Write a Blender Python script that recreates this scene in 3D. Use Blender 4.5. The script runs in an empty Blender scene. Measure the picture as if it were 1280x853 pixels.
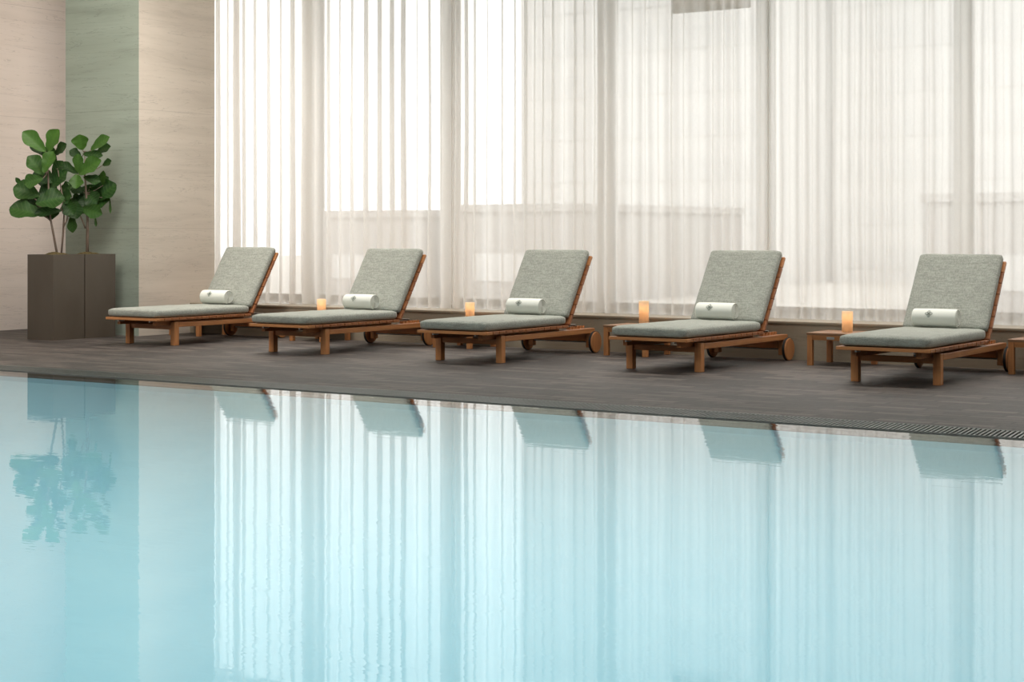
import bpy, bmesh, math, random
from mathutils import Vector, Matrix
PI = math.pi
S = bpy.context.scene
COL = S.collection

# ------------------------------------------------------------------ camera, world, lights, exposure
YAW = math.radians(33.973)
cam_d = bpy.data.cameras.new('camera')
cam_d.sensor_width = 36.0
cam_d.lens = 2136.0 / 1280.0 * 36.0
cam_d.shift_y = -134.5 / 1280.0
cam_d.clip_end = 400
cam = bpy.data.objects.new('camera', cam_d)
cam.location = (0, 0, 1.05)
cam.rotation_euler = (PI / 2, 0, YAW)
COL.objects.link(cam)
S.camera = cam

world = bpy.data.worlds.new('overcast_sky')
S.world = world
world.use_nodes = True
bg = world.node_tree.nodes['Background']
bg.inputs[0].default_value = (1.0, 0.99, 0.98, 1)
bg.inputs[1].default_value = 2.8

def area(name, loc, sx, sy, power, col, rot=(0, 0, 0), spread=180):
    d = bpy.data.lights.new(name, 'AREA')
    d.shape = 'RECTANGLE'; d.size = sx; d.size_y = sy
    d.energy = power; d.color = col; d.spread = math.radians(spread)
    o = bpy.data.objects.new(name, d)
    o.location = loc; o.rotation_euler = rot
    COL.objects.link(o)
    return o

# broad unseen fill lamps, added above the pool and the deck
area('overhead_fill_light', (-6.5, 5.2, 4.1), 12.5, 4.5, 370, (1.0, 0.97, 0.93), (0, 0, 0), 152)
area('overhead_fill_light', (-7.4, 12.3, 4.1), 10.0, 0.5, 115, (1.0, 0.94, 0.87), (0, 0, 0), 90)
area('wall_fill_light', (-11.2, 9.2, 3.85), 1.2, 5.0, 190, (1.0, 0.93, 0.86), (0, math.radians(52), 0))  # unseen tilted lamp, added to brighten the stone walls

S.view_settings.view_transform = 'Standard'
S.view_settings.look = 'None'
S.view_settings.exposure = 0.1
S.view_settings.gamma = 1.0
S.view_settings.use_curve_mapping = False
S.cycles.max_bounces = 10
S.cycles.diffuse_bounces = 5
S.cycles.transparent_max_bounces = 24
S.cycles.transmission_bounces = 6
S.cycles.caustics_reflective = False
S.cycles.sample_clamp_indirect = 6.0

# ------------------------------------------------------------------ helpers: objects
def tag(o, label=None, cat=None, group=None, kind=None):
    if label: o['label'] = label
    if cat: o['category'] = cat
    if group: o['group'] = group
    if kind: o['kind'] = kind
    return o

def link(name, bm, mats, parent=None, smooth=False, loc=None, rot=None):
    me = bpy.data.meshes.new(name)
    if name != 'pool_water': bmesh.ops.recalc_face_normals(bm, faces=bm.faces)
    bm.to_mesh(me); bm.free()
    if not isinstance(mats, (list, tuple)): mats = [mats]
    for m in mats: me.materials.append(m)
    if smooth:
        for p in me.polygons: p.use_smooth = True
    o = bpy.data.objects.new(name, me)
    COL.objects.link(o)
    if parent: o.parent = parent
    if loc: o.location = loc
    if rot: o.rotation_euler = rot
    return o

def empty(name, loc=(0, 0, 0), rz=0):
    o = bpy.data.objects.new(name, None)
    o.location = loc; o.rotation_euler = (0, 0, rz)
    o.empty_display_size = .1
    COL.objects.link(o)
    return o

def copy_tree(o, parent=None):
    c = o.copy(); COL.objects.link(c)
    if parent: c.parent = parent
    for ch in list(o.children): copy_tree(ch, c)
    return c

def box(bm, x0, x1, y0, y1, z0, z1, bev=0.0, seg=2, mat=0):
    vs = [bm.verts.new((x, y, z)) for x in (x0, x1) for y in (y0, y1) for z in (z0, z1)]
    q = [(0, 1, 3, 2), (4, 6, 7, 5), (0, 4, 5, 1), (2, 3, 7, 6), (0, 2, 6, 4), (1, 5, 7, 3)]
    fs = []
    for f in q:
        fc = bm.faces.new([vs[i] for i in f]); fc.material_index = mat; fs.append(fc)
    if bev:
        es = list({e for f in fs for e in f.edges})
        bmesh.ops.bevel(bm, geom=es, offset=bev, segments=seg, affect='EDGES', profile=.5)
    return fs

def tube(bm, pts, radii, n=10, cap=True):
    pts = [Vector(p) for p in pts]
    rings = []
    for i, p in enumerate(pts):
        d = (pts[min(i + 1, len(pts) - 1)] - pts[max(i - 1, 0)]).normalized()
        a = d.cross(Vector((0, 0, 1)))
        if a.length < .1: a = d.cross(Vector((0, 1, 0)))
        a.normalize(); b = d.cross(a)
        r = radii[i] if isinstance(radii, (list, tuple)) else radii
        rings.append([bm.verts.new(p + a * r * math.cos(2 * PI * k / n) + b * r * math.sin(2 * PI * k / n)) for k in range(n)])
    for A, B in zip(rings, rings[1:]):
        for k in range(n):
            bm.faces.new((A[k], A[(k + 1) % n], B[(k + 1) % n], B[k]))
    if cap:
        bm.faces.new(rings[0]); bm.faces.new(rings[-1][::-1])

def cyl_x(bm, x0, x1, y, z, r, n=28, bev=0.0):
    prof = [(x0, r - bev), (x0 + bev, r), (x1 - bev, r), (x1, r - bev)] if bev else [(x0, r), (x1, r)]
    rings = [[bm.verts.new((px, y + pr * math.cos(2 * PI * k / n), z + pr * math.sin(2 * PI * k / n))) for k in range(n)] for px, pr in prof]
    for A, B in zip(rings, rings[1:]):
        for k in range(n): bm.faces.new((A[k], A[(k + 1) % n], B[(k + 1) % n], B[k]))
    bm.faces.new(rings[0]); bm.faces.new(rings[-1][::-1])

def lathe_z(bm, prof, n=28, cx=0, cy=0):
    rings = [[bm.verts.new((cx + r * math.cos(2 * PI * k / n), cy + r * math.sin(2 * PI * k / n), z)) for k in range(n)] for r, z in prof]
    for A, B in zip(rings, rings[1:]):
        for k in range(n): bm.faces.new((A[k], A[(k + 1) % n], B[(k + 1) % n], B[k]))
    bm.faces.new(rings[0][::-1]); bm.faces.new(rings[-1])

# ------------------------------------------------------------------ helpers: materials
class NT:
    def __init__(s, name):
        s.m = bpy.data.materials.new(name); s.m.use_nodes = True
        s.t = s.m.node_tree; s.t.nodes.clear()
        s.out = s.n('ShaderNodeOutputMaterial')
    def n(s, typ, **kw):
        x = s.t.nodes.new(typ)
        for k, v in kw.items():
            if k.startswith('i_'):
                key = k[2:]
                key = int(key) if key.isdigit() else key.replace('_', ' ')
                s.set(x.inputs[key], v)
            else: setattr(x, k, v)
        return x
    def set(s, inp, v):
        if hasattr(v, 'is_output') or isinstance(v, bpy.types.NodeSocket): s.t.links.new(v, inp)
        else: inp.default_value = v
    def coords(s, scale=(1, 1, 1), rot=(0, 0, 0), kind='Object'):
        tc = s.n('ShaderNodeTexCoord')
        mp = s.n('ShaderNodeMapping'); mp.inputs['Scale'].default_value = scale; mp.inputs['Rotation'].default_value = rot
        s.t.links.new(tc.outputs[kind], mp.inputs['Vector'])
        return mp.outputs[0]
    def noise(s, vec, scale, detail=4, rough=.55, dist=0.0):
        x = s.n('ShaderNodeTexNoise', i_Scale=scale, i_Detail=detail, i_Roughness=rough, i_Distortion=dist)
        s.t.links.new(vec, x.inputs['Vector'])
        return x.outputs[0]
    def ramp(s, fac, stops):
        r = s.n('ShaderNodeValToRGB'); e = r.color_ramp.elements
        while len(e) < len(stops): e.new(.5)
        for el, (p, c) in zip(e, stops):
            el.position = p; el.color = c if len(c) == 4 else (*c, 1)
        s.set(r.inputs[0], fac)
        return r.outputs[0]
    def mix(s, fac, a, b, mode='MIX'):
        x = s.n('ShaderNodeMix', data_type='RGBA', blend_type=mode)
        s.set(x.inputs[0], fac); s.set(x.inputs[6], a); s.set(x.inputs[7], b)
        return x.outputs[2]
    def math(s, op, a, b=None):
        x = s.n('ShaderNodeMath', operation=op); s.set(x.inputs[0], a)
        if b is not None: s.set(x.inputs[1], b)
        return x.outputs[0]
    def bump(s, h, strength=.3, dist=.01):
        b = s.n('ShaderNodeBump', i_Strength=strength, i_Distance=dist); s.set(b.inputs['Height'], h)
        return b.outputs[0]
    def principled(s, color, rough=.5, normal=None, spec=.5, metal=0.0, coat=0.0):
        p = s.n('ShaderNodeBsdfPrincipled')
        s.set(p.inputs['Base Color'], color if not isinstance(color, tuple) or len(color) == 4 else (*color, 1))
        s.set(p.inputs['Roughness'], rough); p.inputs['Specular IOR Level'].default_value = spec
        p.inputs['Metallic'].default_value = metal
        if normal is not None: s.t.links.new(normal, p.inputs['Normal'])
        s.t.links.new(p.outputs[0], s.out.inputs[0])
        return p
    def surface(s, sh): s.t.links.new(sh, s.out.inputs[0])

def C4(r, g, b): return (r, g, b, 1)

def wood(name, axis, base=(.52, .225, .085), dark=(.30, .112, .040)):
    m = NT(name)
    sc = [26, 26, 26]; sc[axis] = 1.6
    v = m.coords(tuple(sc))
    g = m.noise(v, 1.3, 6, .6, .6)
    f = m.noise(m.coords((3, 3, 3)), 1.0, 2)
    c = m.ramp(g, [(.25, dark), (.55, base), (.8, tuple(min(1, x * 1.35) for x in base))])
    c = m.mix(.25, c, m.ramp(f, [(.3, dark), (.7, base)]))
    m.principled(c, .42, m.bump(g, .15, .003), .4)
    return m.m

W_U = wood('teak_grain_across', 0)
W_V = wood('teak_grain_along', 1)
W_Z = wood('teak_grain_upright', 2)
W_END = wood('teak_dark_slats', 0, (.34, .13, .05), (.18, .064, .025))
W_TOP = wood('weathered_teak_tabletop', 0, (.30, .16, .085), (.17, .08, .04))

def fabric(name, col, col2, scale=1.0):
    m = NT(name)
    a = m.noise(m.coords((22, 150, 150)), scale, 3)
    b = m.noise(m.coords((150, 60, 150)), scale, 2)
    w = m.math('ADD', m.math('MULTIPLY', a, .5), m.math('MULTIPLY', b, .5))
    soft = m.noise(m.coords((9, 40, 9)), 1.0, 4)
    c = m.ramp(w, [(.40, col2), (.60, col)])
    c = m.mix(.3, c, m.ramp(soft, [(.3, col2), (.7, col)]))
    p = m.principled(c, .9, m.bump(w, .35, .002), .15)
    p.inputs['Sheen Weight'].default_value = .15
    return m.m
FAB = fabric('sage_linen_weave', (.40, .415, .37), (.225, .237, .208))

m = NT('white_terry'); nn = m.noise(m.coords((1, 1, 1)), 500, 2)
m.principled(m.ramp(nn, [(.3, (.70, .72, .665)), (.7, (.79, .80, .745))]), .95, m.bump(nn, .4, .002), .1)
TERRY = m.m
m = NT('dark_green_thread'); nn = m.noise(m.coords(), 900, 2)
m.principled(m.ramp(nn, [(.3, (.14, .17, .145)), (.7, (.20, .23, .20))]), .8); THREAD = m.m

m = NT('black_rubber'); nn = m.noise(m.coords(), 60, 2)
m.principled(m.ramp(nn, [(.3, (.012, .011, .010)), (.7, (.022, .020, .018))]), .6); RUBBER = m.m
m = NT('brushed_steel'); nn = m.noise(m.coords((1, 40, 40)), 4, 2)
m.principled(m.ramp(nn, [(.3, (.5, .5, .48)), (.7, (.62, .62, .6))]), .35, metal=1.0); STEEL = m.m

def stone(name, light, mid, dark, joint=True):
    m = NT(name)
    v = m.coords((.55, .55, 5.5))
    g = m.noise(v, 1.15, 9, .58, .55)
    big = m.noise(m.coords((.3, .3, 1.3)), 1.0, 3)
    c = m.ramp(g, [(.30, dark), (.47, mid), (.66, light)])
    c = m.mix(.45, c, m.ramp(big, [(.35, mid), (.65, light)]))
    vein = m.noise(m.coords((.8, .8, 11)), .9, 5, .6, 1.2)
    line = m.ramp(vein, [(.492, (0, 0, 0)), (.5, (1, 1, 1)), (.508, (0, 0, 0))])
    c = m.mix(m.math('MULTIPLY', line, .42), c, C4(*[x * .55 for x in dark]))
    if joint:
        tc = m.n('ShaderNodeTexCoord'); sp = m.n('ShaderNodeSeparateXYZ')
        m.t.links.new(tc.outputs['Object'], sp.inputs[0])
        fr = m.math('FRACT', m.math('DIVIDE', m.math('ADD', sp.outputs[2], .12), 1.22))
        j = m.math('LESS_THAN', fr, .0045)
        c = m.mix(m.math('MULTIPLY', j, .35), c, C4(*[x * .6 for x in dark]))
    m.principled(c, .45, m.bump(g, .05, .003), .35)
    return m.m
ST_PINK = stone('pinkish_veined_limestone', (.80, .70, .63), (.75, .65, .575), (.62, .53, .46))
ST_BEIGE = stone('beige_veined_limestone', (.60, .535, .46), (.53, .47, .40), (.42, .37, .31))
ST_GREEN_SHADE = stone('shaded_green_veined_limestone', (.36, .415, .35), (.30, .345, .285), (.20, .235, .19))  # stone's green tint, darkened in the colour to hold the pier front's shade
ST_BENCH = stone('taupe_limestone', (.34, .29, .22), (.28, .235, .175), (.20, .17, .125), False)

# slate deck with small stamped courses
m = NT('dark_slate_pavers')
v = m.coords((1, 1, 1))
wob = m.noise(m.coords((3, 3, 3)), 2, 3)
mp = m.n('ShaderNodeVectorMath', operation='ADD'); m.set(mp.inputs[0], v)
sc_ = m.n('ShaderNodeVectorMath', operation='SCALE'); m.set(sc_.inputs[0], wob); sc_.inputs['Scale'].default_value = .035
m.set(mp.inputs[1], sc_.outputs[0])
br = m.n('ShaderNodeTexBrick', i_Scale=1.0, i_Mortar_Size=.010, i_Brick_Width=.34, i_Row_Height=.13, i_Bias=0.0)
br.inputs['Color1'].default_value = C4(.15, .15, .15); br.inputs['Color2'].default_value = C4(.85, .85, .85); br.inputs['Mortar'].default_value = C4(0, 0, 0)
m.t.links.new(mp.outputs[0], br.inputs['Vector'])
gr = m.noise(m.coords((4, 13, 6)), 2.2, 8, .72, .3)
bb = m.noise(m.coords((.7, .7, .7)), 1.0, 3)
h = m.math('ADD', m.math('MULTIPLY', br.outputs['Color'], .5), m.math('MULTIPLY', gr, .8))
c = m.ramp(h, [(.34, (.007, .006, .0055)), (.60, (.043, .0345, .030)), (.90, (.150, .121, .104))])
c = m.mix(.22, c, m.ramp(bb, [(.3, (.028, .0245, .0225)), (.7, (.072, .063, .058))]))
m.principled(c, m.math('ADD', m.math('MULTIPLY', gr, .3), .36), m.bump(h, .9, .012), .5)
DECK = m.m

m = NT('grate_plastic'); nn = m.noise(m.coords((3, 3, 3)), 5, 3)
m.principled(m.ramp(nn, [(.3, (.085, .093, .087)), (.7, (.125, .135, .127))]), .35, None, .5); GRATE = m.m
m = NT('drain_channel'); nn = m.noise(m.coords((3, 3, 3)), 5, 3)
m.principled(m.ramp(nn, [(.3, (.012, .013, .013)), (.7, (.022, .023, .028))]), .6); CHANNEL = m.m
m = NT('submerged_lip_stone'); nn = m.noise(m.coords((3, 9, 3)), 3, 5)
m.principled(m.ramp(nn, [(.3, (.035, .034, .030)), (.7, (.060, .057, .050))]), .5); LIP = m.m

m = NT('pale_aqua_pool_tile')
tb = m.n('ShaderNodeTexBrick', i_Scale=1.0, i_Mortar_Size=.002, i_Brick_Width=.05, i_Row_Height=.05, offset=0.0)
tb.inputs['Color1'].default_value = C4(.67, .85, .91); tb.inputs['Color2'].default_value = C4(.68, .86, .915); tb.inputs['Mortar'].default_value = C4(.675, .855, .91)
m.t.links.new(m.coords(), tb.inputs['Vector'])
nn = m.noise(m.coords((1, 1, 1)), 2.5, 5, .6)
c = m.mix(.22, tb.outputs['Color'], m.ramp(nn, [(.3, (.56, .79, .88)), (.7, (.74, .88, .92))]))
m.principled(c, .5); POOL = m.m

# water: fresnel mix of mirror reflection and tinted see-through
m = NT('pool_water')
w1 = m.noise(m.coords((1.1, 3.2, 1)), 2.2, 3, .55, .3)
w2 = m.noise(m.coords((5, 14, 1)), 2.0, 2, .5)
hgt = m.math('ADD', m.math('MULTIPLY', w1, .8), m.math('MULTIPLY', w2, .2))
nb = m.bump(hgt, .055, .01)
fr = m.n('ShaderNodeFresnel', i_IOR=1.40); m.t.links.new(nb, fr.inputs['Normal'])
gl = m.n('ShaderNodeBsdfGlossy', i_Roughness=.0); gl.inputs['Color'].default_value = C4(1, 1, 1); m.t.links.new(nb, gl.inputs['Normal'])
tr = m.n('ShaderNodeBsdfTransparent'); tr.inputs['Color'].default_value = C4(.73, .93, .98)
mx = m.n('ShaderNodeMixShader'); m.set(mx.inputs[0], fr.outputs[0]); m.set(mx.inputs[1], tr.outputs[0]); m.set(mx.inputs[2], gl.outputs[0])
m.surface(mx.outputs[0]); WATER = m.m

m = NT('window_glass')
fr = m.n('ShaderNodeFresnel', i_IOR=1.25)
gl = m.n('ShaderNodeBsdfGlossy', i_Roughness=.0)
tr = m.n('ShaderNodeBsdfTransparent'); tr.inputs['Color'].default_value = C4(.97, .98, .97)
mx = m.n('ShaderNodeMixShader'); m.set(mx.inputs[0], fr.outputs[0]); m.set(mx.inputs[1], tr.outputs[0]); m.set(mx.inputs[2], gl.outputs[0])
m.surface(mx.outputs[0]); GLASS = m.m

m = NT('sheer_voile')
weave = m.noise(m.coords((350, 350, 40)), 1.0, 2)
d1 = m.n('ShaderNodeBsdfDiffuse'); d1.inputs['Color'].default_value = C4(.90, .865, .82)
t1 = m.n('ShaderNodeBsdfTranslucent'); t1.inputs['Color'].default_value = C4(.97, .95, .93)
x1 = m.n('ShaderNodeMixShader'); x1.inputs[0].default_value = .66; m.set(x1.inputs[1], d1.outputs[0]); m.set(x1.inputs[2], t1.outputs[0])
tr = m.n('ShaderNodeBsdfTransparent')
x2 = m.n('ShaderNodeMixShader'); m.set(x2.inputs[0], m.math('ADD', .66, m.math('MULTIPLY', weave, .10))); m.set(x2.inputs[1], tr.outputs[0]); m.set(x2.inputs[2], x1.outputs[0])
m.surface(x2.outputs[0]); VOILE = m.m

def plain(name, a, b, scale=3, rough=.6, spec=.4, sx=(1, 1, 1)):
    m = NT(name); nn = m.noise(m.coords(sx), scale, 4)
    m.principled(m.ramp(nn, [(.3, a), (.7, b)]), rough, m.bump(nn, .05, .003), spec)
    return m.m
FRAME = plain('beige_window_metal', (.86, .83, .79), (.90, .87, .83), 2, .5)
m = NT('beige_blind_weave'); nn = m.noise(m.coords((200, 200, 200)), 1, 2)
d1 = m.n('ShaderNodeBsdfDiffuse'); m.set(d1.inputs['Color'], m.ramp(nn, [(.3, (.66, .62, .55)), (.7, (.72, .67, .60))]))
t1 = m.n('ShaderNodeBsdfTranslucent'); t1.inputs['Color'].default_value = C4(.75, .69, .60)
x1 = m.n('ShaderNodeMixShader'); x1.inputs[0].default_value = .5; m.set(x1.inputs[1], d1.outputs[0]); m.set(x1.inputs[2], t1.outputs[0])
m.surface(x1.outputs[0]); BLIND = m.m
CEIL = plain('white_plaster', (.78, .75, .70), (.82, .79, .74), 4, .8)
BRONZE = plain('brown_bronze_metal', (.066, .052, .038), (.082, .066, .050), 3, .42, .5, (1, 1, .4))
SOIL = plain('moss_and_bark', (.045, .035, .018), (.13, .10, .045), 40, .95, .1)
BARK = plain('grey_brown_bark', (.14, .10, .075), (.25, .19, .15), 30, .85, .2, (1, 1, .2))
CONC = plain('pale_concrete', (.60, .57, .53), (.68, .65, .61), 1, .8)
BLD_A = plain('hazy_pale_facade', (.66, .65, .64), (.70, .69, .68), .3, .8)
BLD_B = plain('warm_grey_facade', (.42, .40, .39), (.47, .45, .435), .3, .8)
BLD_W = plain('dull_window_band', (.61, .605, .60), (.65, .645, .64), .5, .4)

m = NT('fig_leaf')
rib = m.noise(m.coords((1, 1, 1)), 14, 3)
oi = m.n('ShaderNodeObjectInfo')
at = m.n('ShaderNodeAttribute', attribute_name='tone')
av = m.n('ShaderNodeAttribute', attribute_name='vein')
vl = m.math('GREATER_THAN', m.math('FRACT', m.math('MULTIPLY', av.outputs['Fac'], 7.0)), .84)
c = m.ramp(rib, [(.3, (.007, .030, .005)), (.7, (.018, .062, .011))])
c = m.mix(at.outputs['Fac'], c, C4(.105, .25, .03))
c = m.mix(m.math('MULTIPLY', vl, .35), c, C4(.10, .17, .05))
b1 = m.n('ShaderNodeBsdfPrincipled'); m.set(b1.inputs['Base Color'], c); b1.inputs['Roughness'].default_value = .48; b1.inputs['Specular IOR Level'].default_value = .3
m.t.links.new(m.bump(rib, .25, .006), b1.inputs['Normal'])
t1 = m.n('ShaderNodeBsdfTranslucent'); m.set(t1.inputs['Color'], m.mix(.5, c, C4(.12, .24, .03)))
x1 = m.n('ShaderNodeMixShader'); x1.inputs[0].default_value = .12; m.set(x1.inputs[1], b1.outputs[0]); m.set(x1.inputs[2], t1.outputs[0])
m.surface(x1.outputs[0]); LEAF = m.m

m = NT('candle_wax'); nn = m.noise(m.coords((8, 8, 8)), 3, 3)
d1 = m.n('ShaderNodeBsdfDiffuse'); m.set(d1.inputs['Color'], m.ramp(nn, [(.3, (.80, .70, .56)), (.7, (.86, .76, .62))]))
t1 = m.n('ShaderNodeBsdfTranslucent'); t1.inputs['Color'].default_value = C4(.95, .80, .60)
x1 = m.n('ShaderNodeMixShader'); x1.inputs[0].default_value = .5; m.set(x1.inputs[1], d1.outputs[0]); m.set(x1.inputs[2], t1.outputs[0])
m.surface(x1.outputs[0]); WAX = m.m
m = NT('candle_flame'); e = m.n('ShaderNodeEmission'); e.inputs[0].default_value = C4(1, .52, .16); e.inputs[1].default_value = 12
m.surface(e.outputs[0]); FLAME = m.m

# ------------------------------------------------------------------ the setting
def struct(name, bm, mats, **kw):
    return tag(link(name, bm, mats, **kw), kind='structure')

XL, XR, YB = -14.9, 3.2, -2.2        # end wall, right wall, wall behind the viewer
WALL = 13.08                          # face of the low stone bench under the windows
CUR = 13.46                           # line of the curtains
WIN = 14.25                           # line of the window frames
ZC = 4.2
BENCH = .318
GY0, GY1, LY = 8.43, 8.75, 8.31       # overflow grate and the submerged lip
PX0, PX1, PY0 = -13.4, 2.0, 1.1       # pool extents

b = bmesh.new()
box(b, XL, XR, 10.6, 14.7, -.25, 0)
fs = box(b, XL, XR, GY1, 10.6, -.25, 0)
for v in {v for f in fs for v in f.verts}:
    if v.co.y < GY1 + .01 and v.co.z > -.01: v.co.z = .034     # falls gently away from the pool edge
struct('floor', b, DECK)
b = bmesh.new()
box(b, XL, XR, YB, PY0, -.25, .034); box(b, PX1, XR, PY0, GY1, -.25, .034); box(b, XL, PX0, PY0, GY1, -.25, .034)
struct('floor_2', b, DECK)
b = bmesh.new()   # pool basin (walls and bottom) with the dark lip along the grate
NP = 24     # bottom slopes away from the shallow edge
prev = None
for i in range(NP + 1):
    t = i / NP; y = LY + (PY0 - LY) * t; z = -.03 - .95 * t ** 1.15
    cur = [b.verts.new((PX0, y, z)), b.verts.new((PX1, y, z))]
    if prev: b.faces.new((prev[0], prev[1], cur[1], cur[0]))
    prev = cur
box(b, PX0, PX1, LY, LY + .05, -1.0, .003)
box(b, PX0, PX1, PY0 - .05, PY0, -1.1, .02)
box(b, PX0 - .05, PX0, PY0, LY, -1.1, .02); box(b, PX1, PX1 + .05, PY0, LY, -1.1, .02)
box(b, PX0, PX1, LY, GY0, .003, .008, mat=1)
box(b, PX0, PX1, GY0 - .012, GY0 + .008, -.25, .027, mat=1)
struct('pool_basin', b, [POOL, LIP])
b = bmesh.new()
vs = [b.verts.new(p) for p in ((PX0, PY0, .028), (PX1, PY0, .028), (PX1, GY0 - .012, .028), (PX0, GY0 - .012, .028))]
b.faces.new(vs)
wo = link('pool_water', b, WATER)
tag(wo, 'still pale turquoise pool water mirroring the curtains', 'water', kind='stuff')

b = bmesh.new()   # overflow grate: angled slats over a dark channel
n = int((PX1 - PX0) / .0255)
tilt = -.042
for i in range(n):
    x = PX0 + .13 + i * .0255
    y0, y1 = GY0 + .012, GY1 - .012
    vs = [b.verts.new(p) for p in ((x, y0, .010), (x + .0125, y0, .010), (x + .0125 + tilt, y1, .010), (x + tilt, y1, .010),
                                   (x, y0, .033), (x + .0125, y0, .033), (x + .0125 + tilt, y1, .033), (x + tilt, y1, .033))]
    for f in ((0, 3, 2, 1), (4, 5, 6, 7), (0, 1, 5, 4), (1, 2, 6, 5), (2, 3, 7, 6), (3, 0, 4, 7)): b.faces.new([vs[k] for k in f])
box(b, PX0, PX1, GY1 - .014, GY1, -.0, .034, .002)
box(b, PX0, PX1, GY0 + .008, GY0 + .016, -.0, .034, .001)
box(b, PX0, PX1, GY0 + .008, GY1, -.25, -.08, mat=1)
go = link('overflow_grate', b, [GRATE, CHANNEL])
tag(go, 'dark grey slatted overflow grate along the pool edge', 'grate')

b = bmesh.new(); box(b, XL - .2, XL, YB, 14.7, -.25, ZC); struct('wall_left', b, ST_PINK)
b = bmesh.new(); box(b, XR, XR + .2, YB, 14.7, -.25, ZC); struct('wall_right', b, ST_BEIGE)
b = bmesh.new(); box(b, XL - .2, XR + .2, YB - .2, YB, -.25, ZC); struct('wall_front', b, ST_BEIGE)
b = bmesh.new(); box(b, XL - .2, XR + .2, YB - .2, 14.7, ZC, ZC + .2); struct('ceiling', b, CEIL)
b = bmesh.new(); box(b, XL, -14.4, 14.15, 14.5, 0, ZC); struct('wall_back', b, ST_PINK)
b = bmesh.new()   # stone pier beside the windows: greenish front with shade in its colour, beige side
fs = box(b, -14.015, -12.92, 12.35, 13.45, 0, ZC)
for f in fs:
    f.normal_update()
    if abs(f.normal.y) > .9: f.material_index = 1
struct('column', b, [ST_BEIGE, ST_GREEN_SHADE])

b = bmesh.new()   # low stone bench / sill along the windows
box(b, -12.92, XR, WALL, 14.4, 0, BENCH - .022)
box(b, -12.92, XR, WALL - .004, 14.4, BENCH - .022, BENCH, .004)
struct('trim_1', b, ST_BENCH)
b = bmesh.new(); box(b, -14.4, XR, WIN - .10, WIN + .12, 4.05, ZC); struct('trim_2', b, FRAME)
MUL = [-14.4, -12.21, -10.35, -8.49, -6.80, -4.945, -3.2, -1.45, .30, 2.05]
ZW0, ZW1 = BENCH, 4.05
for i in range(len(MUL) - 1):
    a, c = MUL[i], MUL[i + 1]
    w = .105 if i < 2 else .075
    x0 = a + (w if i else .02); x1 = c - w
    b = bmesh.new()
    box(b, a, x0, WIN - .06, WIN + .06, ZW0, ZW1)          # left half of the post
    box(b, x1, c, WIN - .06, WIN + .06, ZW0, ZW1)
    box(b, x0, x1, WIN - .055, WIN + .055, ZW0, .385, mat=1)                            # bottom rail
    box(b, x0, x1, WIN - .05, WIN + .05, 3.98, ZW1)
    o = struct('window_%d' % (i + 1), b, [FRAME, ST_BENCH])
    b = bmesh.new(); box(b, x0, x1, WIN + .024, WIN + .034, .385, 3.98)
    link('pane', b, GLASS, o)

b = bmesh.new(); box(b, -7.70, -6.90, WIN - .13, WIN - .115, 3.13, 4.04); box(b, -7.70, -6.90, WIN - .135, WIN - .11, 3.11, 3.145, .003)
tag(link('roller_blind', b, BLIND), 'beige roller blind part lowered behind the sheer curtain', 'blind')

# white housings added for the unseen fill lamps, each directly behind its lamp
for i, lo in enumerate([o for o in S.objects if o.type == 'LIGHT' and o.data.type == 'AREA']):
    hx, hy = lo.data.size / 2 + .04, lo.data.size_y / 2 + .04
    b = bmesh.new(); box(b, -hx, hx, -hy, hy, .012, .05)
    for (xa, xb, ya, yb) in ((-hx, -hx + .03, -hy, hy), (hx - .03, hx, -hy, hy), (-hx + .03, hx - .03, -hy, -hy + .03), (-hx + .03, hx - .03, hy - .03, hy)):
        box(b, xa, xb, ya, yb, -.02, .012)
    struct('trim_%d' % (i + 3), b, CEIL, loc=lo.location.copy(), rot=lo.rotation_euler.copy())

# ------------------------------------------------------------------ curtains
def curtain(x0, x1, seed, P, A, label, y=CUR):
    rnd = random.Random(seed)
    pts = []
    x = x0; k = 0
    while x < x1 - .03:
        t = (x - x0) / (x1 - x0)
        Pm = P[0] * (1 - t) + P[1] * t; Am = A[0] * (1 - t) + A[1] * t
        p = Pm * rnd.uniform(.65, 1.4); amp = Am * rnd.uniform(.6, 1.25)
        p = min(p, x1 - x)
        N = 14
        for j in range(N):
            u = j / N
            pts.append((x + p * (u - .05 * math.sin(4 * PI * u)), amp * math.sin(2 * PI * u), k, u, amp))
        x += p; k += 1
    pts.append((x1, 0, k, 0, 0))
    ph = [(rnd.uniform(0, 6.28), rnd.uniform(0, 6.28), rnd.uniform(.3, 1)) for _ in range(k + 2)]
    zs = [BENCH + .004 + (4.18 - BENCH) * (i / 46) ** 1.35 for i in range(47)]
    b = bmesh.new(); rows = []
    for z in zs:
        h = (z - BENCH) / 3.2
        flare = math.exp(-(z - BENCH) / .16)
        row = []
        for (px, py, kk, u, amp) in pts:
            a, c, s = ph[kk]; a2, c2, s2 = ph[min(kk + 1, k)]
            f1 = math.sin(a + 2.0 * z) * s * (1 - u) + math.sin(a2 + 2.0 * z) * s2 * u
            f2 = math.sin(c + 9.0 * z) * s * (1 - u) + math.sin(c2 + 9.0 * z) * s2 * u
            dx = .010 * f1 * (1.2 - min(h, 1)) + .016 * f2 * flare
            dy = py * (.85 + .25 * (1 - h)) + .010 * f2 * flare
            edge = min(1, (px - x0) / .05, (x1 - px) / .05)
            row.append(b.verts.new((px + dx * max(0, edge), y + dy, z)))
        rows.append(row)
    for A_, B_ in zip(rows, rows[1:]):
        for i in range(len(A_) - 1): b.faces.new((A_[i], A_[i + 1], B_[i + 1], B_[i]))
    o = link('sheer_curtain', b, VOILE, smooth=True)
    return tag(o, label, 'curtain', 'sheer curtains along the window wall')
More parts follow.
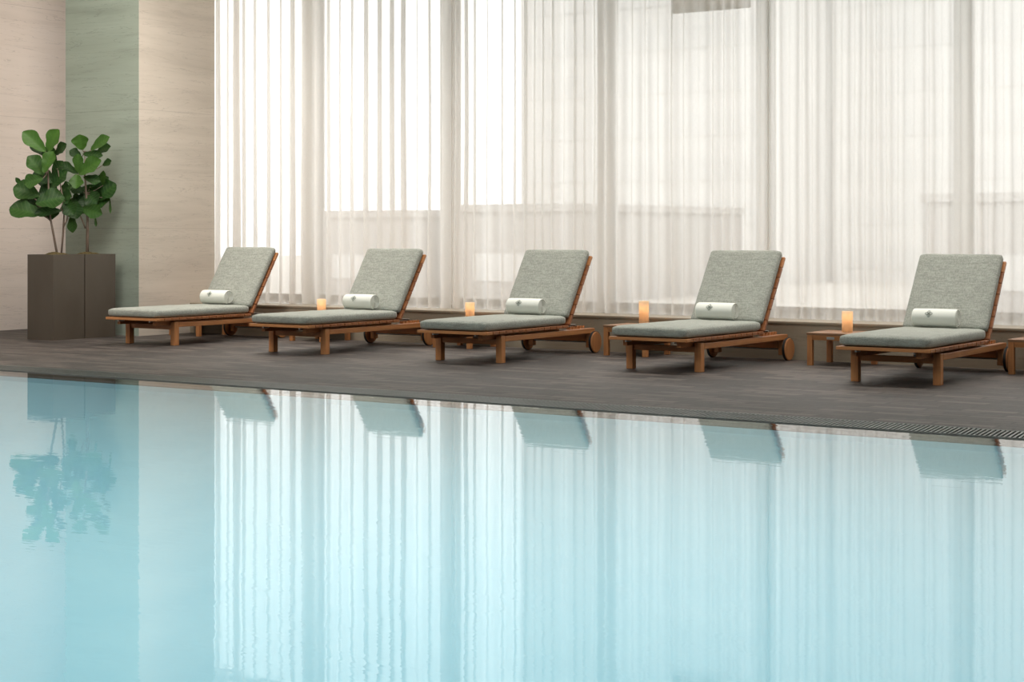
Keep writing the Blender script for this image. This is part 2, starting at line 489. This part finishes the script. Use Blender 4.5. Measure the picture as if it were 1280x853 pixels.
curtain(-13.06, -9.78, 3, (.140, .150), (.070, .066), 'translucent white sheer curtain next to the stone column, strongly striped')
curtain(-9.77, -6.41, 8, (.140, .122), (.062, .026), 'translucent white sheer curtain behind the middle lounger')
curtain(-6.40, -2.90, 12, (.125, .130), (.026, .026), 'translucent white sheer curtain at the right, behind the rightmost lounger')
curtain(-2.89, 3.15, 15, (.13, .13), (.028, .03), 'translucent white sheer curtain at the far right end of the window wall')

# ------------------------------------------------------------------ outside
b = bmesh.new(); box(b, -70, 30, 14.7, 90, -.5, -.3); struct('ground', b, CONC)
def building(x0, x1, y0, y1, z1, mat, label, cols, rows, z0=-.3):
    r = empty('distant_building', ((x0 + x1) / 2, y0, z0))
    tag(r, label, 'building')
    hw = (x1 - x0) / 2; h = z1 - z0
    b = bmesh.new(); box(b, -hw, hw, 0, y1 - y0, 0, h); box(b, -hw - .08, hw + .08, -.08, y1 - y0, h - .12, h + .03)
    link('facade', b, mat, r)
    for i in range(rows):
        za = .4 + (h - .8) * i / rows; zb = za + (h - .8) / rows * .5
        b = bmesh.new(); box(b, -hw + .3, hw - .3, -.03, .05, za, zb)
        link('window_band', b, BLD_W, r)
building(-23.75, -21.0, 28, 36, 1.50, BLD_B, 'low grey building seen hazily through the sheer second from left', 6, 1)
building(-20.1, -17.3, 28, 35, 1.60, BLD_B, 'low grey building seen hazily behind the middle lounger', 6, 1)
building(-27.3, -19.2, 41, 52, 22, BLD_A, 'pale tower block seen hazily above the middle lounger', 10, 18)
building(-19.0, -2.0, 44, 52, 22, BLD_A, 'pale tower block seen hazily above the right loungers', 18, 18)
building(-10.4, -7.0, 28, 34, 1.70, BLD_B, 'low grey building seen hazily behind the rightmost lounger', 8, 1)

# ------------------------------------------------------------------ planters and fig trees
PT = .842
def planter(x0, x1, y0, y1, label):
    r = empty('planter', ((x0 + x1) / 2, (y0 + y1) / 2, 0))
    tag(r, label, 'planter', 'tall brown planters in the corner')
    hx, hy = (x1 - x0) / 2, (y1 - y0) / 2
    b = bmesh.new(); t = .02
    box(b, -hx, hx, -hy, hy, .0, .03)
    box(b, -hx, hx, -hy, -hy + t, .03, PT); box(b, -hx, hx, hy - t, hy, .03, PT)
    box(b, -hx, -hx + t, -hy + t, hy - t, .03, PT); box(b, hx - t, hx, -hy + t, hy - t, .03, PT)
    bmesh.ops.remove_doubles(b, verts=b.verts, dist=1e-5)
    link('box', b, BRONZE, r)
    rnd = random.Random(int(y0 * 100)); b = bmesh.new(); N = 14
    g = [[b.verts.new((-hx + t + (2 * hx - 2 * t) * i / N, -hy + t + (2 * hy - 2 * t) * j / N,
                       PT - .03 + .045 * math.exp(-((i / N - .5) ** 2 + (j / N - .5) ** 2) * 7) + rnd.uniform(0, .014))) for j in range(N + 1)] for i in range(N + 1)]
    for i in range(N):
        for j in range(N): b.faces.new((g[i][j], g[i + 1][j], g[i + 1][j + 1], g[i][j + 1]))
    link('moss', b, SOIL, r)
    return r
planter(-13.450, -13.078, 11.365, 11.765, 'tall square brown metal planter, nearer of the corner pair')
planter(-13.450, -13.078, 11.777, 12.180, 'tall square brown metal planter against the green stone pier')

RV = Vector((math.cos(YAW), math.sin(YAW), 0)); DV = Vector((-math.sin(YAW), math.cos(YAW), 0)); ZV = Vector((0, 0, 1))
def leaf(bm, lay, lv, base, tip, nrm, width, droop, tone, rnd):
    base, tip = Vector(base), Vector(tip)
    ax = tip - base; L = ax.length; ax.normalize()
    nrm = Vector(nrm); nrm = (nrm - ax * nrm.dot(ax)).normalized()
    sd = ax.cross(nrm)
    n = 12; m_ = 4
    prof = [.10, .30, .46, .58, .66, .72, .82, .94, 1.0, .97, .82, .52, .10]
    w0 = rnd.uniform(0, 6.28)
    rows = []
    for i in range(n + 1):
        t = i / n; row = []
        for j in range(-m_, m_ + 1):
            s = j / m_; half = prof[i] * width / 2
            cup = .16 * width * (abs(s) ** 1.5) * prof[i]
            wave = .035 * width * math.sin(w0 + t * 17 + (2 if s > 0 else 0)) * abs(s) ** 2
            bend = -droop * L * t * t
            p = base + ax * (L * t) + sd * (s * half) + nrm * (cup + wave + bend)
            v = bm.verts.new(p); v[lay] = min(1, max(0, tone + (.10 if abs(s) < .01 else 0)))
            v[lv] = t - abs(s) * .22 + 1
            row.append(v)
        rows.append(row)
    for A, B in zip(rows, rows[1:]):
        for j in range(2 * m_): bm.faces.new((A[j], A[j + 1], B[j + 1], B[j]))

def fig(loc, K, ox, oy, leaves, stems, label, seed):
    r = empty('fiddle_leaf_fig', loc)
    tag(r, label, 'plant', 'fig trees in the corner planters')
    rnd = random.Random(seed)
    P = lambda x, y, d: RV * ((x - ox) * K) + ZV * ((oy - y) * K) + DV * d
    b = bmesh.new(); lay = b.verts.layers.float.new('tone'); lv = b.verts.layers.float.new('vein')
    lay = b.verts.layers.float['tone']
    tw = bmesh.new()
    for (bx, by, tx, ty, w, d, tone, tw_) in leaves:
        d *= 1.0
        lean = rnd.uniform(-.05, .05)
        nrm = -DV * 1.0 + ZV * rnd.uniform(.25, .7) + RV * tw_
        leaf(b, lay, lv, P(bx, by, d + .03), P(tx, ty, d - .02 + lean), nrm, w * K * 1.12, rnd.uniform(.03, .14), tone, rnd)
        # stalk back to the nearest stem
        best = min(((Vector(P(*q[:3])) - P(bx, by, d)).length, q) for st in stems for q in st)[1]
        tube(tw, [P(*best[:3]), (P(*best[:3]) + P(bx, by, d + .03)) / 2 + Vector((0, 0, -.012)), P(bx, by, d + .03)], [.006, .0045, .0035], 6)
    for st in stems:
        tube(tw, [P(*q[:3]) for q in st], [q[3] for q in st], 9)
    link('trunk', tw, BARK, r, smooth=True)
    link('foliage', b, LEAF, r, smooth=True)
    return r
L1 = [  # base x,y  tip x,y  width  depth  tone  side lean  (figures in the plant's own front view)
    (268, 190, 148, 72, 92, -.06, .42, .2), (282, 190, 345, 62, 98, -.05, .50, -.2), (268, 218, 162, 128, 66, .05, .02, .2),
    (308, 205, 382, 142, 66, .06, .02, -.3), (268, 318, 318, 188, 84, -.12, .40, -.1), (258, 330, 178, 216, 96, -.05, .18, .3),
    (266, 350, 155, 378, 84, -.14, .22, .0), (225, 452, 78, 402, 116, -.02, .16, .3), (250, 565, 60, 520, 124, -.10, .14, .2),
    (225, 500, 388, 455, 128, -.15, .10, -.1), (285, 410, 382, 300, 92, .03, .02, -.3), (285, 350, 350, 245, 80, .10, .01, -.2),
    (360, 540, 212, 556, 60, -.03, .03, .1), (372, 480, 430, 560, 84, .00, .04, -.3), (120, 400, 88, 345, 26, .02, .10, .0),
    (300, 470, 250, 380, 90, .12, .0, .2), (240, 400, 172, 300, 80, .14, .02, .3), (320, 430, 395, 390, 80, .14, .0, -.3),
    (300, 260, 250, 160, 76, .12, .04, .1), (230, 520, 130, 470, 100, .10, .02, .3), (330, 520, 420, 520, 90, .12, .02, -.3),
    (280, 500, 300, 590, 90, .02, .0, .1), (300, 440, 220, 440, 100, .05, .0, .2), (200, 470, 110, 470, 90, .07, .01, .2), (310, 360, 240, 330, 80, .06, .01, .2), (350, 470, 410, 450, 90, .05, .0, -.2)]
S1 = [[(332, 800, 0, .012), (312, 690, .0, .011), (290, 575, .0, .010), (282, 440, .0, .009), (278, 300, .0, .007), (275, 195, 0, .005)],
      [(354, 800, .02, .010), (362, 690, .03, .010), (368, 560, .04, .009), (350, 420, .05, .007), (330, 300, .05, .005)],
      [(292, 600, 0, .007), (262, 570, -.02, .006), (238, 520, -.03, .005), (215, 480, -.02, .004)],
      [(366, 640, .03, .006), (388, 590, .03, .006), (395, 540, .03, .004)]]
fig((-13.262, 11.555, .83), .2111 * 16.9 / 2136, 321.6, 808, L1, S1, 'fiddle-leaf fig with two thin stems in the nearer planter', 4)
L2 = [
    (490, 182, 478, 94, 92, -.06, .40, .0), (540, 184, 650, 104, 74, -.05, .30, -.3), (556, 196, 648, 158, 60, .05, .02, -.3),
    (470, 222, 406, 182, 58, .03, .02, .3), (488, 205, 612, 214, 50, -.03, .05, -.1), (468, 318, 472, 208, 58, -.08, .34, .2),
    (476, 330, 610, 242, 96, -.12, .36, -.2), (598, 272, 656, 246, 44, .03, .02, -.2), (468, 330, 474, 412, 84, -.14, .36, .0),
    (500, 345, 602, 368, 56, -.08, .12, -.1), (602, 392, 614, 312, 36, .02, .30, .0), (560, 478, 674, 380, 122, .04, .02, -.3),
    (500, 430, 580, 500, 96, .0, .01, -.1), (488, 530, 614, 562, 84, -.06, .14, -.1), (420, 470, 462, 588, 96, -.05, .03, .2),
    (430, 560, 434, 672, 54, -.05, .22, .0), (446, 322, 356, 258, 56, .06, .03, .3), (400, 420, 432, 360, 46, .04, .02, .2),
    (640, 470, 646, 560, 14, .04, .15, .0), (560, 580, 578, 634, 16, -.02, .10, .0), (520, 300, 440, 290, 70, .10, .01, .2),
    (530, 470, 470, 400, 90, .12, .01, .2), (540, 420, 620, 340, 84, .12, .02, -.3), (500, 520, 430, 470, 90, .08, .01, .3), (540, 490, 560, 400, 90, .10, .01, 0),
    (520, 500, 640, 470, 110, .08, .0, -.2), (500, 480, 420, 500, 100, .05, .0, .2), (510, 450, 480, 560, 90, .02, .0, .1), (520, 400, 600, 430, 100, .06, .0, -.2), (500, 260, 560, 210, 80, .08, .01, -.2), (480, 430, 410, 400, 80, .06, .0, .2)]
S2 = [[(515, 805, 0, .016), (516, 690, .0, .015), (516, 560, .0, .013), (508, 440, .0, .011), (500, 320, .0, .008), (500, 190, 0, .005)],
      [(504, 650, 0, .008), (486, 600, -.01, .007), (468, 555, -.02, .006), (440, 500, -.02, .005)]]
fig((-13.262, 11.975, .83), .2111 * 17.25 / 2136, 517, 808, L2, S2, 'fiddle-leaf fig with one straight trunk in the planter by the green pier', 9)

# ------------------------------------------------------------------ loungers
def cushion_bm(w, l, t, r, crown=.006, seed=1):
    """rounded upholstered slab, centred in x and y, from z=0 to t"""
    rnd = random.Random(seed)
    b = bmesh.new()
    nx, ny, nz = 24, 40, 6
    cache = {}
    def V(i, j, k):
        if (i, j, k) in cache: return cache[(i, j, k)]
        def sp(q, n, half):
            u = q / n * 2 - 1
            return half * (u * .75 + .25 * u ** 3) if n > 8 else half * u
        p = Vector((sp(i, nx, w / 2), sp(j, ny, l / 2), sp(k, nz, t / 2)))
        c = Vector((max(-w / 2 + r, min(w / 2 - r, p.x)), max(-l / 2 + r, min(l / 2 - r, p.y)), max(-t / 2 + r, min(t / 2 - r, p.z))))
        d = p - c
        if d.length > r: p = c + d.normalized() * r
        u = abs(2 * p.x / w); v = abs(2 * p.y / l)
        bul = crown * (1 - u ** 4) * (1 - v ** 4)
        p.z += bul if p.z > 0 else 0
        p.z += .0015 * math.sin(p.x * 31 + seed) * math.sin(p.y * 23 + 2 * seed) * (1 if p.z > 0 else 0)
        p.z += t / 2
        cache[(i, j, k)] = b.verts.new(p); return cache[(i, j, k)]
    for i in range(nx):
        for j in range(ny):
            for k in (0, nz): b.faces.new((V(i, j, k), V(i + 1, j, k), V(i + 1, j + 1, k), V(i, j + 1, k)))
    for i in range(nx):
        for k in range(nz):
            for j in (0, ny): b.faces.new((V(i, j, k), V(i + 1, j, k), V(i + 1, j, k + 1), V(i, j, k + 1)))
    for j in range(ny):
        for k in range(nz):
            for i in (0, nx): b.faces.new((V(i, j, k), V(i, j + 1, k), V(i, j + 1, k + 1), V(i, j, k + 1)))
    return b

HV, HZ, BACK = 1.012, .255, math.radians(56.9)
def make_lounger():
    r = empty('sun_lounger')
    for s in (-1, 1):
        a, c = sorted((s * .272, s * .328))
        b = bmesh.new(); box(b, a, c, .031, 1.47, .172, .217, .004); link('side_rail', b, W_V, r)
        b = bmesh.new(); box(b, a, c, -.029, .030, 0, .222, .004); link('leg', b, W_Z, r)
        b = bmesh.new(); box(b, a + .004, c - .004, 1.40, 1.455, .045, .171, .004); link('rear_leg', b, W_Z, r)
        # toothed rack on the inner side of the rail
        b = bmesh.new(); ra, rb = sorted((s * .236, s * .270))
        box(b, ra, rb, 1.08, 1.40, .190, .216, .002)
        for k in range(5):
            v = 1.13 + .055 * k
            q = [b.verts.new((x, y, z)) for x in (ra, rb) for (y, z) in ((v, .216), (v + .036, .216), (v + .036, .240), (v + .014, .240))]
            for f in ((0, 1, 2, 3), (4, 7, 6, 5), (0, 4, 5, 1), (1, 5, 6, 2), (2, 6, 7, 3), (3, 7, 4, 0)): b.faces.new([q[i] for i in f])
        link('rack', b, W_V, r)
        b = bmesh.new(); wa, wb = sorted((s * .334, s * .366))
        cyl_x(b, wa, wb, 1.432, .095, .092, 36, .005)
        w = link('wheel', b, W_Z, r)
        b = bmesh.new()
        prof_n = 36
        ring = []
        for (x, rr) in ((wa + .006, .092), (wa + .006, .0955), (wb - .006, .0955), (wb - .006, .092)):
            ring.append([b.verts.new((x, 1.432 + rr * math.cos(2 * PI * k / prof_n), .0957 + rr * math.sin(2 * PI * k / prof_n))) for k in range(prof_n)])
        for A, B in zip(ring, ring[1:]):
            for k in range(prof_n): b.faces.new((A[k], A[(k + 1) % prof_n], B[(k + 1) % prof_n], B[k]))
        tag(link('tyre', b, RUBBER, w), 'dark rim around the wooden wheel')
    b = bmesh.new(); box(b, -.272, .272, -.012, .018, .148, .192, .003); link('stretcher', b, W_U, r)
    b = bmesh.new(); box(b, -.272, .272, 1.40, 1.43, .10, .19, .003); link('rear_beam', b, W_U, r)
    b = bmesh.new(); cyl_x(b, -.334, .334, 1.432, .0957, .009, 12); link('axle', b, STEEL, r)
    # seat: cross slats on two stringers
    b = bmesh.new()
    b.free()
    for s in (-.235, .235):
        b = bmesh.new(); box(b, s - .018, s + .018, -.20, .99, .192, .2375, .002); link('stringer', b, W_V, r)
    n = 13; p0, p1 = -.268, HV - .008; pitch = (p1 - p0) / n
    for i in range(n):
        b = bmesh.new(); v = p0 + i * pitch
        box(b, -.341, .341, v, v + pitch - .007, .238, .262, .0025)
        link('seat_slat', b, W_U if i == 0 else W_END, r)
    # little steel bracket under the foot end
    for s in (-.2075, .2075):
        b = bmesh.new(); box(b, s - .0075, s + .0075, -.235, -.16, .222, .237, .002); link('bracket', b, STEEL, r)
    # reclining back: slats, stringers and cushion hinge about the same line
    hinge = (0, HV, HZ)
    nb = 7; pb = .705 / nb
    for s in (-.235, .235):
        bf = bmesh.new(); box(bf, s - .018, s + .018, .0, .70, -.045, -.0125, .002)
        link('back_stringer', bf, W_V, r, loc=hinge, rot=(BACK, 0, 0))
    for i in range(nb):
        b = bmesh.new(); v = i * pb + .008
        box(b, -.341, .341, v, v + pb - .005, -.012, .012, .0025)
        link('back_slat', b, W_END if i < nb - 1 else W_U, r, loc=hinge, rot=(BACK, 0, 0))
    b = bmesh.new()
    tube(b, [(-.07, 1.205, .48), (-.07, 1.262, .2475), (.07, 1.262, .2475), (.07, 1.205, .48)], .010, 8)
    tube(b, [(-.255, 1.262, .2475), (.255, 1.262, .2475)], .008, 8)
    link('back_prop', b, STEEL, r)
    link('seat_cushion', cushion_bm(.655, 1.262, .080, .032, .008, 3), FAB, r, smooth=True, loc=(0, .365, .263))
    bc = cushion_bm(.652, .690, .066, .028, .006, 5)
    for v in bc.verts: v.co += Vector((0, .395, .0125))
    link('back_cushion', bc, FAB, r, smooth=True, loc=hinge, rot=(BACK, 0, 0))
    return r
proto = make_lounger()
LOUNGERS = [
    (-11.867, 11.513, -.2, .8, 'sage cushioned teak sun lounger beside the tall planters'),
    (-9.934, 11.395, -.2, .0, 'sage cushioned teak sun lounger, second from the planters'),
    (-8.114, 11.426, 1.0, -.2, 'sage cushioned teak sun lounger in the middle of the row of five'),
    (-6.355, 11.530, -.8, .2, 'sage cushioned teak sun lounger, second from the right end of the row'),
    (-4.459, 11.440, .9, -2.6, 'sage cushioned teak sun lounger at the right end of the row, back most reclined')]
roots = []
for i, (x, y, a, db, lab) in enumerate(LOUNGERS):
    o = proto if i == 0 else copy_tree(proto)
    o.location = (x, y, 0); o.rotation_euler = (0, 0, math.radians(a))
    for ch in o.children:
        if ch.name.startswith(('back_slat', 'back_stringer', 'back_cushion')): ch.rotation_euler = (BACK + math.radians(db), 0, 0)
    tag(o, lab, 'sun lounger', 'sun loungers along the pool deck')
    roots.append(o)

# ------------------------------------------------------------------ rolled towels
def make_towel():
    r = empty('rolled_towel')
    R, LEN, th, turns = .0735, .335, .0115, 4.6
    N = 150
    b = bmesh.new()
    secs = [(-LEN / 2, -.0035), (-LEN / 2 + .004, -.001), (-LEN / 2 + .012, 0), (-.06, .0012), (.06, .0012), (LEN / 2 - .012, 0), (LEN / 2 - .004, -.001), (LEN / 2, -.0035)]
    rows = []
    for (x, dr) in secs:
        row_o, row_i = [], []
        for i in range(N + 1):
            t = i / N; ang = t * turns * 2 * PI
            rad = .008 + (R - .008) * t
            if t > .985: pass
            a0 = ang - turns * 2 * PI - 1.9
            k = .5 + .5 * max(0, t - .75) / .25
            ro = rad + dr * k; ri = rad - th * .86 - dr * .5
            e = (1 if abs(x) < LEN / 2 - .001 else 1)
            row_o.append(b.verts.new((x, ro * math.cos(a0), ro * math.sin(a0) * .98)))
            row_i.append(b.verts.new((x, ri * math.cos(a0), ri * math.sin(a0) * .98)))
        rows.append(row_o + row_i[::-1])
    M = len(rows[0])
    for A, B in zip(rows, rows[1:]):
        for i in range(M): b.faces.new((A[i], A[(i + 1) % M], B[(i + 1) % M], B[i]))
    for row in (rows[0], rows[-1]):
        for i in range(N):
            b.faces.new((row[i], row[i + 1], row[M - 2 - i], row[M - 1 - i]))
    link('towel', b, TERRY, r, smooth=True)
    # embroidered four-petal motif, wrapped on the front of the roll
    b = bmesh.new()
    Re = R + .0022
    def put(u, w):      # u sideways, w up along the curve
        a = math.radians(180 - 26) - w / Re
        return b.verts.new((u - .035, Re * math.cos(a), Re * math.sin(a) * .98))
    def strip(pts, wd):
        L_, R_ = [], []
        for i, (u, w) in enumerate(pts):
            p = pts[min(i + 1, len(pts) - 1)]; q = pts[max(i - 1, 0)]
            dx, dy = p[0] - q[0], p[1] - q[1]; d = math.hypot(dx, dy) or 1
            L_.append(put(u - dy / d * wd, w + dx / d * wd)); R_.append(put(u + dy / d * wd, w - dx / d * wd))
        for i in range(len(pts) - 1): b.faces.new((L_[i], L_[i + 1], R_[i + 1], R_[i]))
    for k in range(4):
        a = k * PI / 2
        ca, sa = math.cos(a), math.sin(a)
        loop = []
        for i in range(15):
            t = i / 14 * 2 * PI
            px, py = .0150 - .0125 * math.cos(t), .0085 * math.sin(t) * (1 - .25 * math.cos(t))
            loop.append((px * ca - py * sa, (px * sa + py * ca)))
        strip(loop, .0017)
        strip([(0, 0), (.024 * ca, .024 * sa)], .0013)
        strip([(.010 * (ca - sa), .010 * (sa + ca)), (.0145 * (ca - sa), .0145 * (sa + ca))], .0015)
    tag(link('emblem', b, THREAD, r), 'dark green embroidered four-petal emblem')
    return r
tw0 = make_towel()
TOW = ['beside the planters', 'second from the planters', 'in the middle of the row', 'second from the right end', 'at the right end of the row']
TADJ = [(-.03, 0), (-.03, .02), (-.025, 0), (-.025, 0), (-.02, -.01)]
for i, (x, y, a, db, lab) in enumerate(LOUNGERS):
    o = tw0 if i == 0 else copy_tree(tw0)
    t = math.radians(a); u, v = TADJ[i][0], .896 + .004 * db
    o.location = (x + u * math.cos(t) - v * math.sin(t), y + u * math.sin(t) + v * math.cos(t), .4225)
    o.rotation_euler = (0, 0, t)
    tag(o, 'rolled white towel with dark emblem on the lounger ' + TOW[i], 'towel', 'rolled towels on the loungers')

# ------------------------------------------------------------------ side tables and candles
TS = .43
def make_table():
    r = empty('side_table')
    h = TS / 2
    n = 5; p = TS / n
    b = bmesh.new()
    for i in range(n): box(b, -h, h, -h + i * p + .0015, -h + (i + 1) * p - .0015, .244, .262, .002)
    link('tabletop', b, W_TOP, r)
    for sx in (-1, 1):
        for sy in (-1, 1):
            b = bmesh.new()
            x0, x1 = sorted((sx * (h - .003), sx * (h - .045))); y0, y1 = sorted((sy * (h - .003), sy * (h - .045)))
            box(b, x0, x1, y0, y1, 0, .2435, .003); link('leg', b, W_Z, r)
    for s in (-1, 1):
        b = bmesh.new(); y0, y1 = sorted((s * (h - .006), s * (h - .030))); box(b, -h + .046, h - .046, y0, y1, .203, .2435, .002); link('apron', b, W_U, r)
        b = bmesh.new(); x0, x1 = sorted((s * (h - .006), s * (h - .030))); box(b, x0, x1, -h + .046, h - .046, .203, .2435, .002); link('apron', b, W_V, r)
    b = bmesh.new(); box(b, -.045, .02, -h + .003, -h + .007, .212, .232, .001)
    tag(link('name_plate', b, STEEL, r), 'small pale metal plate')
    return r
tb0 = make_table()
TABLES = [(-12.57, 12.85, 'low square teak side table between the first lounger and the stone pier', None),
          (-10.93, 12.85, 'low square teak side table behind the second lounger, under a lit candle', (.02, .0, .145)),
          (-9.185, 12.85, 'low square teak side table left of the middle lounger, under a lit candle', (.03, .04, .15)),
          (-7.355, 12.85, 'low square teak side table carrying the tallest candle', (.045, .04, .205)),
          (-5.44, 12.80, 'low square teak side table in clear view left of the rightmost lounger', (.02, .05, .165)),
          (-3.835, 12.83, 'low square teak side table cut off by the right edge of the photo', None)]
CL = ['short lit pillar candle behind the second lounger', 'short lit pillar candle beside the middle lounger', 'tallest lit pillar candle, left of the fourth lounger', 'lit pillar candle on the table left of the rightmost lounger']
ci = 0
def make_candle(h):
    r = empty('pillar_candle')
    b = bmesh.new(); R = .043
    lathe_z(b, [(R - .003, 0), (R, .003), (R, h - .003), (R - .003, h), (R - .007, h - .003), (R - .0085, h - .02), (R - .0085, .012), (R - .02, .010), (.004, .010)], 28)
    link('wax', b, WAX, r, smooth=True)
    zf = h * .45
    b = bmesh.new(); lathe_z(b, [(.0012, .010), (.0012, zf)], 6); link('wick', b, RUBBER, r)
    b = bmesh.new(); lathe_z(b, [(.0015, zf), (.005, zf + .008), (.006, zf + .014), (.004, zf + .024), (.0006, zf + .036)], 12)
    f = link('flame', b, FLAME, r, smooth=True)
    d = bpy.data.lights.new('candle_light', 'POINT'); d.energy = .11; d.color = (1, .66, .36); d.shadow_soft_size = .012
    lo = bpy.data.objects.new('candle_light', d); lo.location = (0, 0, zf + .05); lo.parent = r; COL.objects.link(lo)
    return r
for i, (x, y, lab, cd) in enumerate(TABLES):
    o = tb0 if i == 0 else copy_tree(tb0)
    o.location = (x, y, 0)
    tag(o, lab, 'side table', 'low teak side tables between the loungers')
    if cd:
        k = make_candle(cd[2]); k.location = (x + cd[0], y + cd[1], .2622)
        tag(k, CL[ci], 'candle', 'lit candles on the side tables'); ci += 1
